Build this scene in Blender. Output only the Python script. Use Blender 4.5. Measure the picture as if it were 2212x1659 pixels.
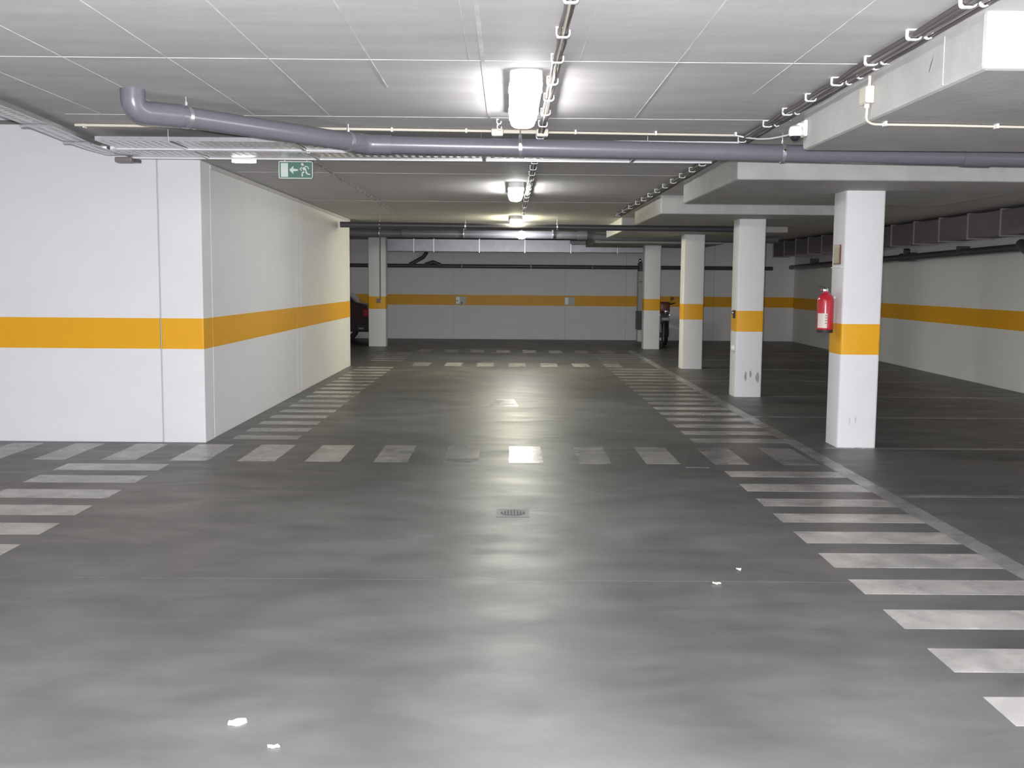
import bpy, bmesh, math, random
from mathutils import Vector, Matrix
random.seed(7)
PI = math.pi
scene = bpy.context.scene
for o in list(bpy.data.objects): bpy.data.objects.remove(o)
COL = scene.collection

# ---------------------------------------------------------------- camera
F_PX = 2240.0
cam_d = bpy.data.cameras.new('camera'); cam = bpy.data.objects.new('camera', cam_d); COL.objects.link(cam)
cam_d.sensor_fit = 'HORIZONTAL'; cam_d.sensor_width = 36.0; cam_d.lens = 36.0*F_PX/2212.0
cam_d.clip_start = 0.05; cam_d.clip_end = 200
vd = Vector(((1097-1106)/F_PX, -(609-829.5)/F_PX, -1)).normalized()   # world +Y seen by the camera
vr = Vector((1, -0.008, 0)); vr = (vr - vd*vr.dot(vd)).normalized()
vu = vr.cross(vd)
Rm = Matrix((vr, vd, vu))        # camera -> world
cam.matrix_world = Matrix.Translation((0, 0, 1.5)) @ Rm.to_4x4()
scene.camera = cam

# ---------------------------------------------------------------- world, flash, exposure
w = bpy.data.worlds.new('world'); scene.world = w; w.use_nodes = True
w.node_tree.nodes['Background'].inputs[0].default_value = (0.5, 0.42, 0.5, 1)
w.node_tree.nodes['Background'].inputs[1].default_value = 0.02
fl_d = bpy.data.lights.new('camera_flash', 'POINT'); fl = bpy.data.objects.new('camera_flash', fl_d); COL.objects.link(fl)
fl.location = (-0.03, 0.0, 1.56); fl_d.energy = 760; fl_d.shadow_soft_size = 0.012; fl_d.color = (0.96, 0.965, 1.0)
scene.view_settings.view_transform = 'Standard'; scene.view_settings.look = 'None'
scene.view_settings.exposure = 1.43; scene.view_settings.gamma = 1.0
scene.view_settings.use_curve_mapping = False
scene.render.film_transparent = False
scene.cycles.use_denoising = True
scene.cycles.max_bounces = 10; scene.cycles.diffuse_bounces = 7; scene.cycles.glossy_bounces = 4
scene.cycles.sample_clamp_indirect = 6.0
LAMP_E = 26.0

# ---------------------------------------------------------------- materials
def mat(name, col, rough=0.6, metal=0.0, spec=0.5, emit=None, es=0.0, noise=0.0, nscale=8.0, stretch=(1, 1, 1), bump=0.0, bscale=60.0, rvar=0.0, coat=0.0):
    m = bpy.data.materials.new(name); m.use_nodes = True
    nt = m.node_tree; b = nt.nodes['Principled BSDF']; L = nt.links
    b.inputs['Base Color'].default_value = (*col, 1)
    b.inputs['Roughness'].default_value = rough; b.inputs['Metallic'].default_value = metal
    b.inputs['Specular IOR Level'].default_value = spec; b.inputs['Coat Weight'].default_value = coat
    if emit: b.inputs['Emission Color'].default_value = (*emit, 1); b.inputs['Emission Strength'].default_value = es
    g = nt.nodes.new('ShaderNodeNewGeometry')
    mp = nt.nodes.new('ShaderNodeMapping'); mp.inputs['Scale'].default_value = stretch
    L.new(g.outputs['Position'], mp.inputs[0])
    if noise > 0 or rvar > 0:
        n = nt.nodes.new('ShaderNodeTexNoise'); n.inputs['Scale'].default_value = nscale; n.inputs['Detail'].default_value = 6; n.inputs['Roughness'].default_value = 0.6
        L.new(mp.outputs[0], n.inputs['Vector'])
        if noise > 0:
            mr = nt.nodes.new('ShaderNodeMapRange'); mr.inputs[1].default_value = 0.25; mr.inputs[2].default_value = 0.75
            mr.inputs[3].default_value = 1-noise; mr.inputs[4].default_value = 1+noise
            L.new(n.outputs['Fac'], mr.inputs[0])
            vm = nt.nodes.new('ShaderNodeVectorMath'); vm.operation = 'SCALE'; vm.inputs[0].default_value = col
            L.new(mr.outputs[0], vm.inputs['Scale']); L.new(vm.outputs[0], b.inputs['Base Color'])
        if rvar > 0:
            mr2 = nt.nodes.new('ShaderNodeMapRange'); mr2.inputs[1].default_value = 0.25; mr2.inputs[2].default_value = 0.75
            mr2.inputs[3].default_value = rough-rvar; mr2.inputs[4].default_value = rough+rvar
            L.new(n.outputs['Fac'], mr2.inputs[0]); L.new(mr2.outputs[0], b.inputs['Roughness'])
    if bump > 0:
        n2 = nt.nodes.new('ShaderNodeTexNoise'); n2.inputs['Scale'].default_value = bscale; n2.inputs['Detail'].default_value = 4
        L.new(g.outputs['Position'], n2.inputs['Vector'])
        bp = nt.nodes.new('ShaderNodeBump'); bp.inputs['Strength'].default_value = bump; bp.inputs['Distance'].default_value = 0.01
        L.new(n2.outputs['Fac'], bp.inputs['Height']); L.new(bp.outputs[0], b.inputs['Normal'])
    return m

def floor_mat(name, base, rough, worn=None, wornamt=0.45):
    """polished concrete with cloudy variation; with worn= the paint colour over it"""
    m = bpy.data.materials.new(name); m.use_nodes = True
    nt = m.node_tree; b = nt.nodes['Principled BSDF']; L = nt.links
    g = nt.nodes.new('ShaderNodeNewGeometry')
    def noise(sc, det, stretch=(1, 1, 1), dist=0.0):
        mp = nt.nodes.new('ShaderNodeMapping'); mp.inputs['Scale'].default_value = stretch
        n = nt.nodes.new('ShaderNodeTexNoise'); n.inputs['Scale'].default_value = sc; n.inputs['Detail'].default_value = det; n.inputs['Distortion'].default_value = dist
        L.new(g.outputs['Position'], mp.inputs[0]); L.new(mp.outputs[0], n.inputs['Vector']); return n
    def rng(src, a, c, lo, hi):
        r = nt.nodes.new('ShaderNodeMapRange'); r.inputs[1].default_value = a; r.inputs[2].default_value = c
        r.inputs[3].default_value = lo; r.inputs[4].default_value = hi; L.new(src, r.inputs[0]); return r.outputs[0]
    def mul(a, c):
        x = nt.nodes.new('ShaderNodeMath'); x.operation = 'MULTIPLY'; L.new(a, x.inputs[0]); L.new(c, x.inputs[1]); return x.outputs[0]
    n1 = noise(0.9, 5, (1, 1, 1), 0.6); n2 = noise(3.5, 7, (0.6, 1.3, 1), 0.4); n3 = noise(26, 5)
    f = mul(mul(rng(n1.outputs['Fac'], 0.3, 0.7, 0.76, 1.24), rng(n2.outputs['Fac'], 0.3, 0.7, 0.84, 1.16)), rng(n3.outputs['Fac'], 0.2, 0.8, 0.95, 1.05))
    vm = nt.nodes.new('ShaderNodeVectorMath'); vm.operation = 'SCALE'; vm.inputs[0].default_value = base; L.new(f, vm.inputs['Scale'])
    out = vm.outputs[0]
    nr = noise(1.6, 6, (1, 2.2, 1), 0.8)
    L.new(rng(nr.outputs['Fac'], 0.3, 0.7, rough-0.05, rough+0.09), b.inputs['Roughness'])
    if worn:
        nw = noise(5.0, 8, (1, 1, 1), 0.5); nb = noise(0.7, 2)
        a = nt.nodes.new('ShaderNodeMath'); a.operation = 'ADD'
        L.new(rng(nw.outputs['Fac'], 0.3, 0.7, -0.25, 0.25), a.inputs[0]); L.new(rng(nb.outputs['Fac'], 0.35, 0.65, wornamt+0.15, wornamt-0.15), a.inputs[1])
        a.use_clamp = True
        mx = nt.nodes.new('ShaderNodeMix'); mx.data_type = 'RGBA'
        L.new(a.outputs[0], mx.inputs[0]); mx.inputs[6].default_value = (*worn, 1); L.new(out, mx.inputs[7])
        out = mx.outputs[2]
    L.new(out, b.inputs['Base Color'])
    bp = nt.nodes.new('ShaderNodeBump'); bp.inputs['Strength'].default_value = 0.05; bp.inputs['Distance'].default_value = 0.02
    nn = noise(9, 4, (0.7, 1.4, 1)); L.new(nn.outputs['Fac'], bp.inputs['Height']); L.new(bp.outputs[0], b.inputs['Normal'])
    b.inputs['Specular IOR Level'].default_value = 0.42
    return m

FLOORC = (0.099, 0.0985, 0.097)
M = {}
M['floor'] = floor_mat('polished_concrete', FLOORC, 0.41)
M['paint'] = floor_mat('worn_road_paint', FLOORC, 0.26, worn=(0.43, 0.42, 0.405), wornamt=0.36)
M['paint_old'] = floor_mat('faded_road_paint', FLOORC, 0.27, worn=(0.36, 0.355, 0.355), wornamt=0.52)
M['paint_faint'] = floor_mat('nearly_gone_paint', FLOORC, 0.3, worn=(0.36, 0.35, 0.36), wornamt=0.72)
M['joint'] = mat('joint_filler', (0.10, 0.095, 0.10), 0.4)
M['ceiling'] = mat('cast_concrete', (0.56, 0.545, 0.54), 0.7, noise=0.11, nscale=1.6, stretch=(0.8, 3.5, 1), bump=0.15, bscale=14)
M['ridge'] = mat('joint_ridge_concrete', (0.62, 0.61, 0.60), 0.7, noise=0.3, nscale=5)
M['beam'] = mat('drop_concrete', (0.44, 0.435, 0.42), 0.7, noise=0.14, nscale=3.0, bump=0.2, bscale=18)
M['wall'] = mat('white_wall_paint', (0.78, 0.78, 0.80), 0.55, noise=0.025, nscale=2.0, bump=0.12, bscale=90, spec=0.3)
M['wallgap'] = mat('panel_gap', (0.52, 0.52, 0.54), 0.8)
M['yellow'] = mat('yellow_wall_paint', (0.80, 0.40, 0.012), 0.45, noise=0.03, nscale=3.0, spec=0.35)
M['pvc'] = mat('grey_pvc', (0.145, 0.145, 0.170), 0.28, noise=0.05, nscale=20, spec=0.5)
M['pvc_dark'] = mat('dark_pvc', (0.075, 0.072, 0.085), 0.35)
M['galv'] = mat('galvanised_steel', (0.62, 0.62, 0.64), 0.33, metal=0.85, noise=0.1, nscale=30)
M['rim'] = mat('lit_tray_rim', (0.88, 0.88, 0.90), 0.25, metal=0.2)  # paler than the tray steel: lamp light on the lip put into the colour
M['duct_dark'] = mat('dull_duct', (0.20, 0.17, 0.19), 0.5)
M['flange_dark'] = mat('dull_flange', (0.30, 0.27, 0.30), 0.5)
M['duct'] = mat('duct_sheet_metal', (0.34, 0.34, 0.37), 0.36, metal=0.7, noise=0.12, nscale=6)
M['chrome'] = mat('bright_steel', (0.85, 0.85, 0.86), 0.12, metal=1.0)
M['white'] = mat('white_plastic', (0.86, 0.86, 0.85), 0.3)
M['cream'] = mat('cream_plastic', (0.66, 0.61, 0.52), 0.4)
M['cable'] = mat('cable_sheath', (0.20, 0.185, 0.18), 0.45)
M['cable_b'] = mat('dark_cable_sheath', (0.085, 0.075, 0.075), 0.5)
M['lampbase'] = mat('lamp_housing', (0.85, 0.85, 0.85), 0.4)
M['red'] = mat('red_enamel', (0.50, 0.018, 0.035), 0.22, coat=0.5)
M['maroon'] = mat('dark_maroon_car_paint', (0.045, 0.014, 0.022), 0.2, coat=0.8)
M['black'] = mat('black_rubber', (0.02, 0.02, 0.02), 0.6)
M['glass'] = mat('dark_car_glass', (0.02, 0.02, 0.025), 0.3, spec=0.3)
M['label'] = mat('cream_label', (0.70, 0.62, 0.58), 0.5)
M['ink'] = mat('grey_ink', (0.22, 0.2, 0.2), 0.6)
M['green'] = mat('exit_green', (0.07, 0.17, 0.125), 0.5)
M['signwhite'] = mat('exit_pale', (0.58, 0.64, 0.60), 0.5)
M['signframe'] = mat('exit_frame', (0.72, 0.78, 0.72), 0.4)
M['olive'] = mat('olive_plate', (0.42, 0.38, 0.27), 0.5)
M['scuff'] = mat('tyre_scuff', (0.36, 0.36, 0.37), 0.7, noise=0.3, nscale=50)
M['scuff2'] = mat('faint_scuff', (0.62, 0.61, 0.62), 0.7, noise=0.15, nscale=50)
M['drain_dark'] = mat('dark_drain_bed', (0.075, 0.07, 0.075), 0.7)
M['iron'] = mat('cast_iron', (0.10, 0.10, 0.105), 0.5, metal=0.3, noise=0.2, nscale=60)
M['leaf'] = mat('dry_leaf', (0.62, 0.56, 0.50), 0.8, noise=0.2, nscale=70)
M['brown'] = mat('red_brown_paint', (0.16, 0.035, 0.02), 0.35)
M['cabinet'] = mat('pale_cabinet', (0.46, 0.46, 0.47), 0.4)
M['cabdark'] = mat('dark_cabinet', (0.07, 0.07, 0.08), 0.45)
def lampmat(name, col, es): return mat(name, (0.9, 0.9, 0.9), 0.4, emit=col, es=es)

# ---------------------------------------------------------------- mesh helpers
ORIG = {}
def root_origin(p):
    while p is not None:
        if p.name in ORIG: return ORIG[p.name]
        p = p.parent
    return Vector((0, 0, 0))
def obj(name, bm, m, parent=None, smooth=False, kind=None, loc=None):
    if loc is not None: off = Vector(loc)
    else: off = root_origin(parent)
    bmesh.ops.recalc_face_normals(bm, faces=bm.faces)
    if off.length: bmesh.ops.translate(bm, vec=-off, verts=bm.verts)
    me = bpy.data.meshes.new(name); bm.to_mesh(me); bm.free(); me.materials.append(m)
    if smooth:
        for p in me.polygons: p.use_smooth = True
        try: me.set_sharp_from_angle(angle=math.radians(40))
        except Exception: pass
    o = bpy.data.objects.new(name, me); COL.objects.link(o); o.parent = parent
    if loc is not None: o.location = off; ORIG[o.name] = off
    if kind: o['kind'] = kind
    return o
def struct(name, bm, m, parent=None, **k):
    o = obj(name, bm, m, parent, **k)
    if parent is None: o['kind'] = 'structure'
    return o
def thing(name, label, cat, loc=(0, 0, 0), group=None):
    o = bpy.data.objects.new(name, None); COL.objects.link(o); o.location = loc; o.empty_display_size = 0.1
    ORIG[o.name] = Vector(loc); tag(o, label, cat, group); return o
def tag(o, label, cat, group=None):
    o['label'] = label; o['category'] = cat
    if group: o['group'] = group
    return o
def dup(root, loc, label, group=None):
    r = root.copy(); COL.objects.link(r); r.location = loc; r['label'] = label; ORIG[r.name] = Vector(loc)
    if group: r['group'] = group
    for ch in list(root.children):
        c = ch.copy(); COL.objects.link(c); c.parent = r
        for g in list(ch.children):
            d = g.copy(); COL.objects.link(d); d.parent = c
    return r
def B(): return bmesh.new()
def box(bm, x0, x1, y0, y1, z0, z1, bev=0.0, seg=2, vertical=False):
    r = bmesh.ops.create_cube(bm, size=1.0)
    vs = r['verts']
    for v in vs: v.co = Vector(((x0+x1)/2+v.co.x*(x1-x0), (y0+y1)/2+v.co.y*(y1-y0), (z0+z1)/2+v.co.z*(z1-z0)))
    if bev > 0:
        es = set(e for v in vs for e in v.link_edges)
        if vertical: es = [e for e in es if abs(e.verts[0].co.z-e.verts[1].co.z) > 1e-5]
        bmesh.ops.bevel(bm, geom=list(es), offset=bev, segments=seg, profile=0.5, affect='EDGES')
    return bm
def tube(bm, pts, r, seg=12, cap=True):
    pts = [Vector(p) for p in pts]; rings = []
    t0 = (pts[1]-pts[0]).normalized()
    ref = Vector((0, 0, 1)) if abs(t0.z) < 0.9 else Vector((1, 0, 0))
    n = t0.cross(ref).normalized()
    for i, p in enumerate(pts):
        if i == 0: t = t0
        elif i == len(pts)-1: t = (pts[i]-pts[i-1]).normalized()
        else: t = ((pts[i]-pts[i-1]).normalized()+(pts[i+1]-pts[i]).normalized()).normalized()
        n = (n-t*n.dot(t)).normalized(); b = t.cross(n)
        rr = r[i] if isinstance(r, (list, tuple)) else r
        rings.append([bm.verts.new(p+(n*math.cos(2*PI*k/seg)+b*math.sin(2*PI*k/seg))*rr) for k in range(seg)])
    for a, c in zip(rings, rings[1:]):
        for k in range(seg): bm.faces.new((a[k], a[(k+1) % seg], c[(k+1) % seg], c[k]))
    if cap: bm.faces.new(rings[0][::-1]); bm.faces.new(rings[-1])
    return bm
def prism(bm, pts2, h0, h1, plane='xy'):
    """outline extruded between h0 and h1 along the third axis"""
    def mk(a, b, h):
        return {'xy': (a, b, h), 'xz': (a, h, b), 'yz': (h, a, b)}[plane]
    lo = [bm.verts.new(mk(a, b, h0)) for a, b in pts2]; hi = [bm.verts.new(mk(a, b, h1)) for a, b in pts2]
    n = len(pts2)
    bm.faces.new(lo[::-1]); bm.faces.new(hi)
    for k in range(n): bm.faces.new((lo[k], lo[(k+1) % n], hi[(k+1) % n], hi[k]))
    return bm
def lathe(bm, c, prof, axis='z', seg=20):
    """prof: (radius, height) pairs about axis through c"""
    c = Vector(c); rings = []
    for r, h in prof:
        ring = []
        for k in range(seg):
            a = 2*PI*k/seg; u, v = r*math.cos(a), r*math.sin(a)
            ring.append(bm.verts.new(c+Vector({'z': (u, v, h), 'x': (h, u, v), 'y': (u, h, v)}[axis])))
        rings.append(ring)
    for a, b in zip(rings, rings[1:]):
        for k in range(seg): bm.faces.new((a[k], a[(k+1) % seg], b[(k+1) % seg], b[k]))
    bm.faces.new(rings[0][::-1]); bm.faces.new(rings[-1])
    return bm
def stadium(cx, cy, hw, hl, r, n=6):
    """rounded rectangle outline, half width hw (x), half length hl (y)"""
    out = []
    for sx, sy, a0 in ((1, 1, 0), (-1, 1, PI/2), (-1, -1, PI), (1, -1, 1.5*PI)):
        for k in range(n+1):
            a = a0+k*PI/2/n
            out.append((cx+sx*(hw-r)+r*math.cos(a), cy+sy*(hl-r)+r*math.sin(a)))
    return out

ZC = 2.57       # slab soffit
ZD = 2.345      # drop panel soffit
S0, S1 = 0.865, 1.145   # painted band

# ================================================================ floor
floor = struct('floor', box(B(), -9.2, 8.2, -5.2, 27.6, -0.15, -0.008), M['joint'])
ys = [-5.2, 5.12, 12.38, 19.7, 27.6]
for a, b in zip(ys, ys[1:]):
    obj('floor_slab', box(B(), -9.2, 8.2, a+0.004, b-0.004, -0.008, 0.0), M['floor'], floor)
PZ = 0.0012
def flat(name, x0, x1, y0, y1, m):
    return obj(name, box(B(), x0, x1, y0, y1, -0.001, PZ), m, floor)
# crossing across the aisle, nearest
for k, (a, b) in enumerate([(-4.51, -4.22), (-3.938, -3.672), (-3.376, -3.09), (-2.805, -2.495), (-2.237, -1.93), (-1.68, -1.388), (-1.109, -0.826), (-0.528, -0.239), (0.023, 0.307), (0.608, 0.876), (1.166, 1.449), (1.735, 2.025), (2.31, 2.60)]):
    flat('painted_dash', a, b, 8.53, 9.40, M['paint_old'] if -0.6 < a < -0.1 or a > 1.7 or a < -2.9 else M['paint'])
for k in range(-3, 4):
    x = 0.04+k*0.578; flat('painted_dash', x-0.01, x+0.295, 18.42, 19.22, M['paint'] if abs(k) < 3 else M['paint_old'])
for k in range(-4, 4):
    x = 0.335+k*0.565; flat('painted_dash', x, x+0.285, 22.05, 22.95, M['paint_old'] if k in (-1, 0, 1) else M['paint_faint'])
# right crossing along the aisle
far_ = [8.216, 7.688, 7.153, 6.686, 6.192, 5.687, 5.169, 4.680, 4.167, 3.661, 3.15, 2.64]
near_ = [7.976, 7.417, 6.917, 6.440, 5.913, 5.394, 4.922, 4.414, 3.905, 3.413, 2.90, 2.39]
for a, b in zip(near_, far_):
    flat('painted_bar', 1.752, 2.655, a, b, M['paint'])
for k in range(17):
    y = 9.72+k*0.51; flat('painted_bar', 1.775, 2.655, y, y+0.25, M['paint'] if 0 < k < 6 else M['paint_old'])
for k in range(5):
    y = 19.5+k*0.51; flat('painted_bar', 1.80, 2.655, y, y+0.25, M['paint_faint'])
flat('painted_line', 2.66, 2.79, 1.0, 22.9, M['paint_old'])
# left crossing
for a, b in ((8.07, 8.36), (7.56, 7.85), (7.02, 7.31), (6.50, 6.79), (5.99, 6.28), (5.47, 5.76), (4.96, 5.25), (4.44, 4.73)):
    flat('painted_bar', -3.57, -2.745, a, b, M['paint'])
for k in range(17):
    y = 9.72+k*0.51; flat('painted_bar', -2.60, -1.985, y, y+0.25, M['paint_old'] if k < 8 else M['paint'])
for k in range(5):
    y = 19.5+k*0.51; flat('painted_bar', -2.60, -1.985, y, y+0.25, M['paint_faint'])
# bay lines on the right
for y in (7.29, 9.44, 11.66, 13.82, 16.0, 18.2, 20.4, 22.6):
    flat('painted_bay_line', 2.80, 6.9, y-0.04, y+0.04, M['paint_faint'])
obj('painted_arrow', prism(B(), [(-0.225, 12.46), (0.142, 12.46), (0.092, 13.27), (-0.118, 13.27)], -0.001, PZ), M['paint'], floor)
flat('painted_dash', 1.47, 1.66, 8.37, 8.385, M['paint'])

# ================================================================ ceiling
edge = [(-2.95, -5.2), (-3.0, 4.5), (-3.10, 6.3), (-3.22, 7.1), (-3.29, 7.8), (-3.31, 9.515)]
outline = edge + [(-3.31, 9.56), (-9.2, 9.56), (-9.2, 27.6), (8.2, 27.6), (8.2, -5.2)]
ceil = struct('ceiling', prism(B(), outline, ZC, ZC+0.28), M['ceiling'])
up = struct('ceiling', box(B(), -9.2, -2.6, -5.2, 9.50, 3.55, 3.7), M['ceiling'])
DROPS = [(4.165, 6.69), (8.57, 11.19), (12.85, 15.45), (17.25, 19.85), (22.45, 25.1)]
XD0, XD1 = 1.862, 4.62
for a, b in DROPS:
    obj('drop_panel', box(B(), XD0, XD1, a, b, ZD, ZC+0.01, bev=0.02), M['beam'], ceil)
obj('joint_ridge', box(B(), XD0-0.003, XD0+0.01, 4.55, 4.565, ZD+0.01, ZC-0.01), M['beam'], ceil)
obj('crack', prism(B(), [(4.665, 2.50), (4.69, 2.475), (4.71, 2.44), (4.705, 2.44), (4.68, 2.475)], XD0-0.0012, XD0+0.01, 'yz'), M['joint'], ceil)
# raised joint ridges left by the formwork
def ridge(x0, y0, x1, y1, wd=0.0035):
    if abs(x1-x0) > abs(y1-y0): box(bm := B(), x0, x1, y0-wd/2, y0+wd/2, ZC-0.0022, ZC+0.002)
    else: box(bm := B(), x0-wd/2, x0+wd/2, y0, y1, ZC-0.0022, ZC+0.002)
    return obj('joint_ridge', bm, M['ridge'], ceil)
lat = [-1.9, -0.12, 1.64, 3.4, 5.17, 6.93]
for y in lat: ridge(-2.9, y, 1.85, y)
for y in (10.5, 14.1): ridge(-2.7, y, 1.85, y, 0.002)
for i, x in enumerate((-2.66, -2.17, -1.66, -1.17, -0.677, -0.195, 0.34, 0.82, 1.38)):
    y1 = [6.93, 6.93, 6.93, 6.9, 5.9, 5.1, 5.17, 6.93, 6.0][i]
    for a, b in ((-1.9, 1.64), (1.64, 3.4), (3.4, 5.17), (5.17, y1)):
        if b > a: ridge(x, a+0.004, x, b-0.004, 0.003 if i not in (3, 4) else 0.006)
ridge(-0.13, 2.0, -0.13, 6.93, 0.02)

# ================================================================ walls
def band_y(name, x0, x1, y, parent, sgn=-1):      # band on a wall facing -Y
    return obj(name, box(B(), x0, x1, y+sgn*0.0015, y+0.004, S0, S1), M['yellow'], parent)
# left block: white wall with embedded columns, joints recessed
XL, YL, YE = -2.78, 9.50, 18.36
wl = struct('wall_left', box(B(), -9.2, XL-0.02, YL+0.02, YE-0.02, 0, 3.56), M['wallgap'])
def pan(name, x0, x1, y0, y1, z1):
    return obj(name, box(B(), x0, x1, y0, y1, 0, z1, bev=0.003, seg=1), M['wall'], wl)
# columns
for y0, y1 in ((YL, 9.80), (13.72, 14.0), (18.02, YE)):
    x0 = XL-0.39 if y0 == YL else XL-0.03
    c = obj('wall_column', box(B(), x0, XL, y0, y1, 0, ZC if y0 != YL else ZC, bev=0.012, seg=2, vertical=True), M['wall'], wl)
    obj('yellow_band', box(B(), x0-0.0 if y0 != YL else x0+0.001, XL+0.0015, y0-0.0015 if y0 == YL else y0+0.001, y1, S0, S1, bev=0.012, seg=2, vertical=True), M['yellow'], c)
obj('wall_panel', box(B(), XL-0.39, XL, YL, 9.80, 0, 0.001), M['wall'], wl)
for y0, y1 in ((9.806, 13.714), (14.006, 18.014)):
    p = pan('wall_panel', XL-0.03, XL-0.001, y0, y1, ZC)
    obj('yellow_band', box(B(), XL-0.01, XL+0.0006, y0, y1, S0, S1), M['yellow'], p)
for x0, x1 in ((-6.1, XL-0.398), (-9.2, -6.106)):
    p = pan('wall_panel', x0, x1, YL+0.001, YL+0.03, 3.55)
    obj('yellow_band', box(B(), x0, x1, YL-0.0006, YL+0.01, S0, S1), M['yellow'], p)
obj('end_panel', box(B(), -9.2, XL-0.032, YE-0.03, YE, 0, ZC), M['wall'], wl)
struct('trim_1', box(B(), XL, XL+0.012, 9.80, YE, ZC-0.045, ZC-0.012), M['ceiling'])
# far wall in tall cast panels
YF = 27.27
wf = struct('wall_far', box(B(), -9.2, 8.2, YF+0.02, YF+0.25, 0, ZC), M['wallgap'])
xs = [-9.2, -6.1, -4.3, -1.42, 1.5, 3.1, 5.4, 8.2]
for a, b in zip(xs, xs[1:]):
    p = obj('wall_panel', box(B(), a+0.004, b-0.004, YF, YF+0.03, 0, ZC), M['wall'], wf)
    obj('yellow_band', box(B(), a+0.004, b-0.004, YF-0.0015, YF+0.01, S0+0.02, S1+0.01), M['yellow'], p)
# right wall, very slightly skew
def rx(y): return 7.005+0.018*y
wr = struct('wall_right', prism(B(), [(rx(-5.2)+0.03, -5.2), (8.2, -5.2), (8.2, 27.3), (rx(27.3)+0.03, 27.3)], 0, ZC), M['wallgap'])
yy = [-5.2, 1.2, 5.6, 10.0, 14.4, 18.8, 23.2, 27.25]
for a, b in zip(yy, yy[1:]):
    a += 0.004; b -= 0.004
    p = obj('wall_panel', prism(B(), [(rx(a), a), (8.15, a), (8.15, b), (rx(b), b)], 0, ZC), M['wall'], wr)
    obj('yellow_band', prism(B(), [(rx(a)-0.0015, a), (8.1, a), (8.1, b), (rx(b)-0.0015, b)], S0, S1), M['yellow'], p)
struct('wall_back', box(B(), -9.2, 8.2, -5.4, -5.2, 0, 3.7), M['wall'])
struct('wall_ramp', box(B(), -9.4, -9.2, -5.2, 27.5, 0, 3.7), M['wall'])

# ================================================================ pillars
def pillar(x0, x1, y0, y1, top, label, s0=S0, s1=S1):
    r = thing('pillar', label, 'pillar', ((x0+x1)/2, (y0+y1)/2, 0), 'square white pillars with a yellow band')
    obj('shaft', box(B(), x0, x1, y0, y1, 0, top, bev=0.022, seg=3, vertical=True), M['wall'], r, smooth=True)
    obj('yellow_band', box(B(), x0-0.0015, x1+0.0015, y0-0.0015, y1+0.0015, s0, s1, bev=0.022, seg=3, vertical=True), M['yellow'], r, smooth=True)
    return r
p1 = pillar(3.052, 3.412, 9.47, 9.83, ZD, 'nearest white pillar, its red extinguisher on the aisle side', 0.862, 1.142)
p2 = pillar(3.03, 3.385, 13.72, 14.08, ZD, 'second white pillar from the front, dark scuffs near its foot', 0.87, 1.145)
p3 = pillar(3.07, 3.43, 18.19, 18.55, ZD, 'third white pillar on the right, aisle side lit yellowish', 0.87, 1.14)
p4 = pillar(3.10, 3.47, 23.63, 23.99, ZD, 'farthest white pillar on the right, with the motorcycle behind it', 0.88, 1.14)
p5 = pillar(-3.20, -2.80, 23.88, 24.25, ZC, 'lone white pillar on the left, past the end of the white wall', 0.86, 1.145)
obj('conduit', tube(B(), [(-2.92, 23.87, 1.08), (-2.92, 23.87, 2.5)], 0.012, 6), M['cable'], p5)
obj('switch_box', box(B(), -3.0, -2.92, 23.84, 23.879, 1.0, 1.1, bev=0.004), M['cable'], p5)
def blob(cx, cz, w_, h_, y, m, parent, seed):
    rnd = random.Random(seed)
    pts = [(cx+w_/2*math.cos(a)*(0.7+0.5*rnd.random()), cz+h_/2*math.sin(a)*(0.75+0.4*rnd.random())) for a in [2*PI*k/10 for k in range(10)]]
    obj('scuff_mark', prism(B(), pts, y-0.0012, y+0.002, 'xz'), m, parent)
blob(3.17, 0.28, 0.035, 0.13, 13.72, M['scuff'], p2, 1); blob(3.235, 0.31, 0.03, 0.10, 13.72, M['scuff'], p2, 2); blob(3.33, 0.265, 0.05, 0.15, 13.72, M['scuff'], p2, 3)
blob(3.16, 0.25, 0.012, 0.07, 9.47, M['scuff2'], p1, 4); blob(3.215, 0.26, 0.012, 0.07, 9.47, M['scuff2'], p1, 5)
k1 = thing('wall_socket', 'small bright metal knob on the banded pillar with dark scuffs', 'socket', (3.03, 13.86, 1.11))
obj('plate', box(B(), 3.018, 3.031, 13.80, 13.92, 1.04, 1.15, bev=0.003), M['black'], k1)
obj('knob', lathe(B(), (3.018, 13.85, 1.115), [(0.018, 0), (0.026, -0.01), (0.024, -0.02), (0.012, -0.03)], 'x', 12), M['chrome'], k1, smooth=True)
k2 = thing('wall_socket', 'round pale socket low on the pillar with dark scuffs', 'socket', (3.03, 13.82, 0.645))
obj('plate', box(B(), 3.022, 3.031, 13.76, 13.86, 0.595, 0.695, bev=0.004), M['cream'], k2)
obj('cover', lathe(B(), (3.022, 13.81, 0.645), [(0.045, 0), (0.047, -0.02), (0.04, -0.035), (0.02, -0.042)], 'x', 16), M['white'], k2, smooth=True)

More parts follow.
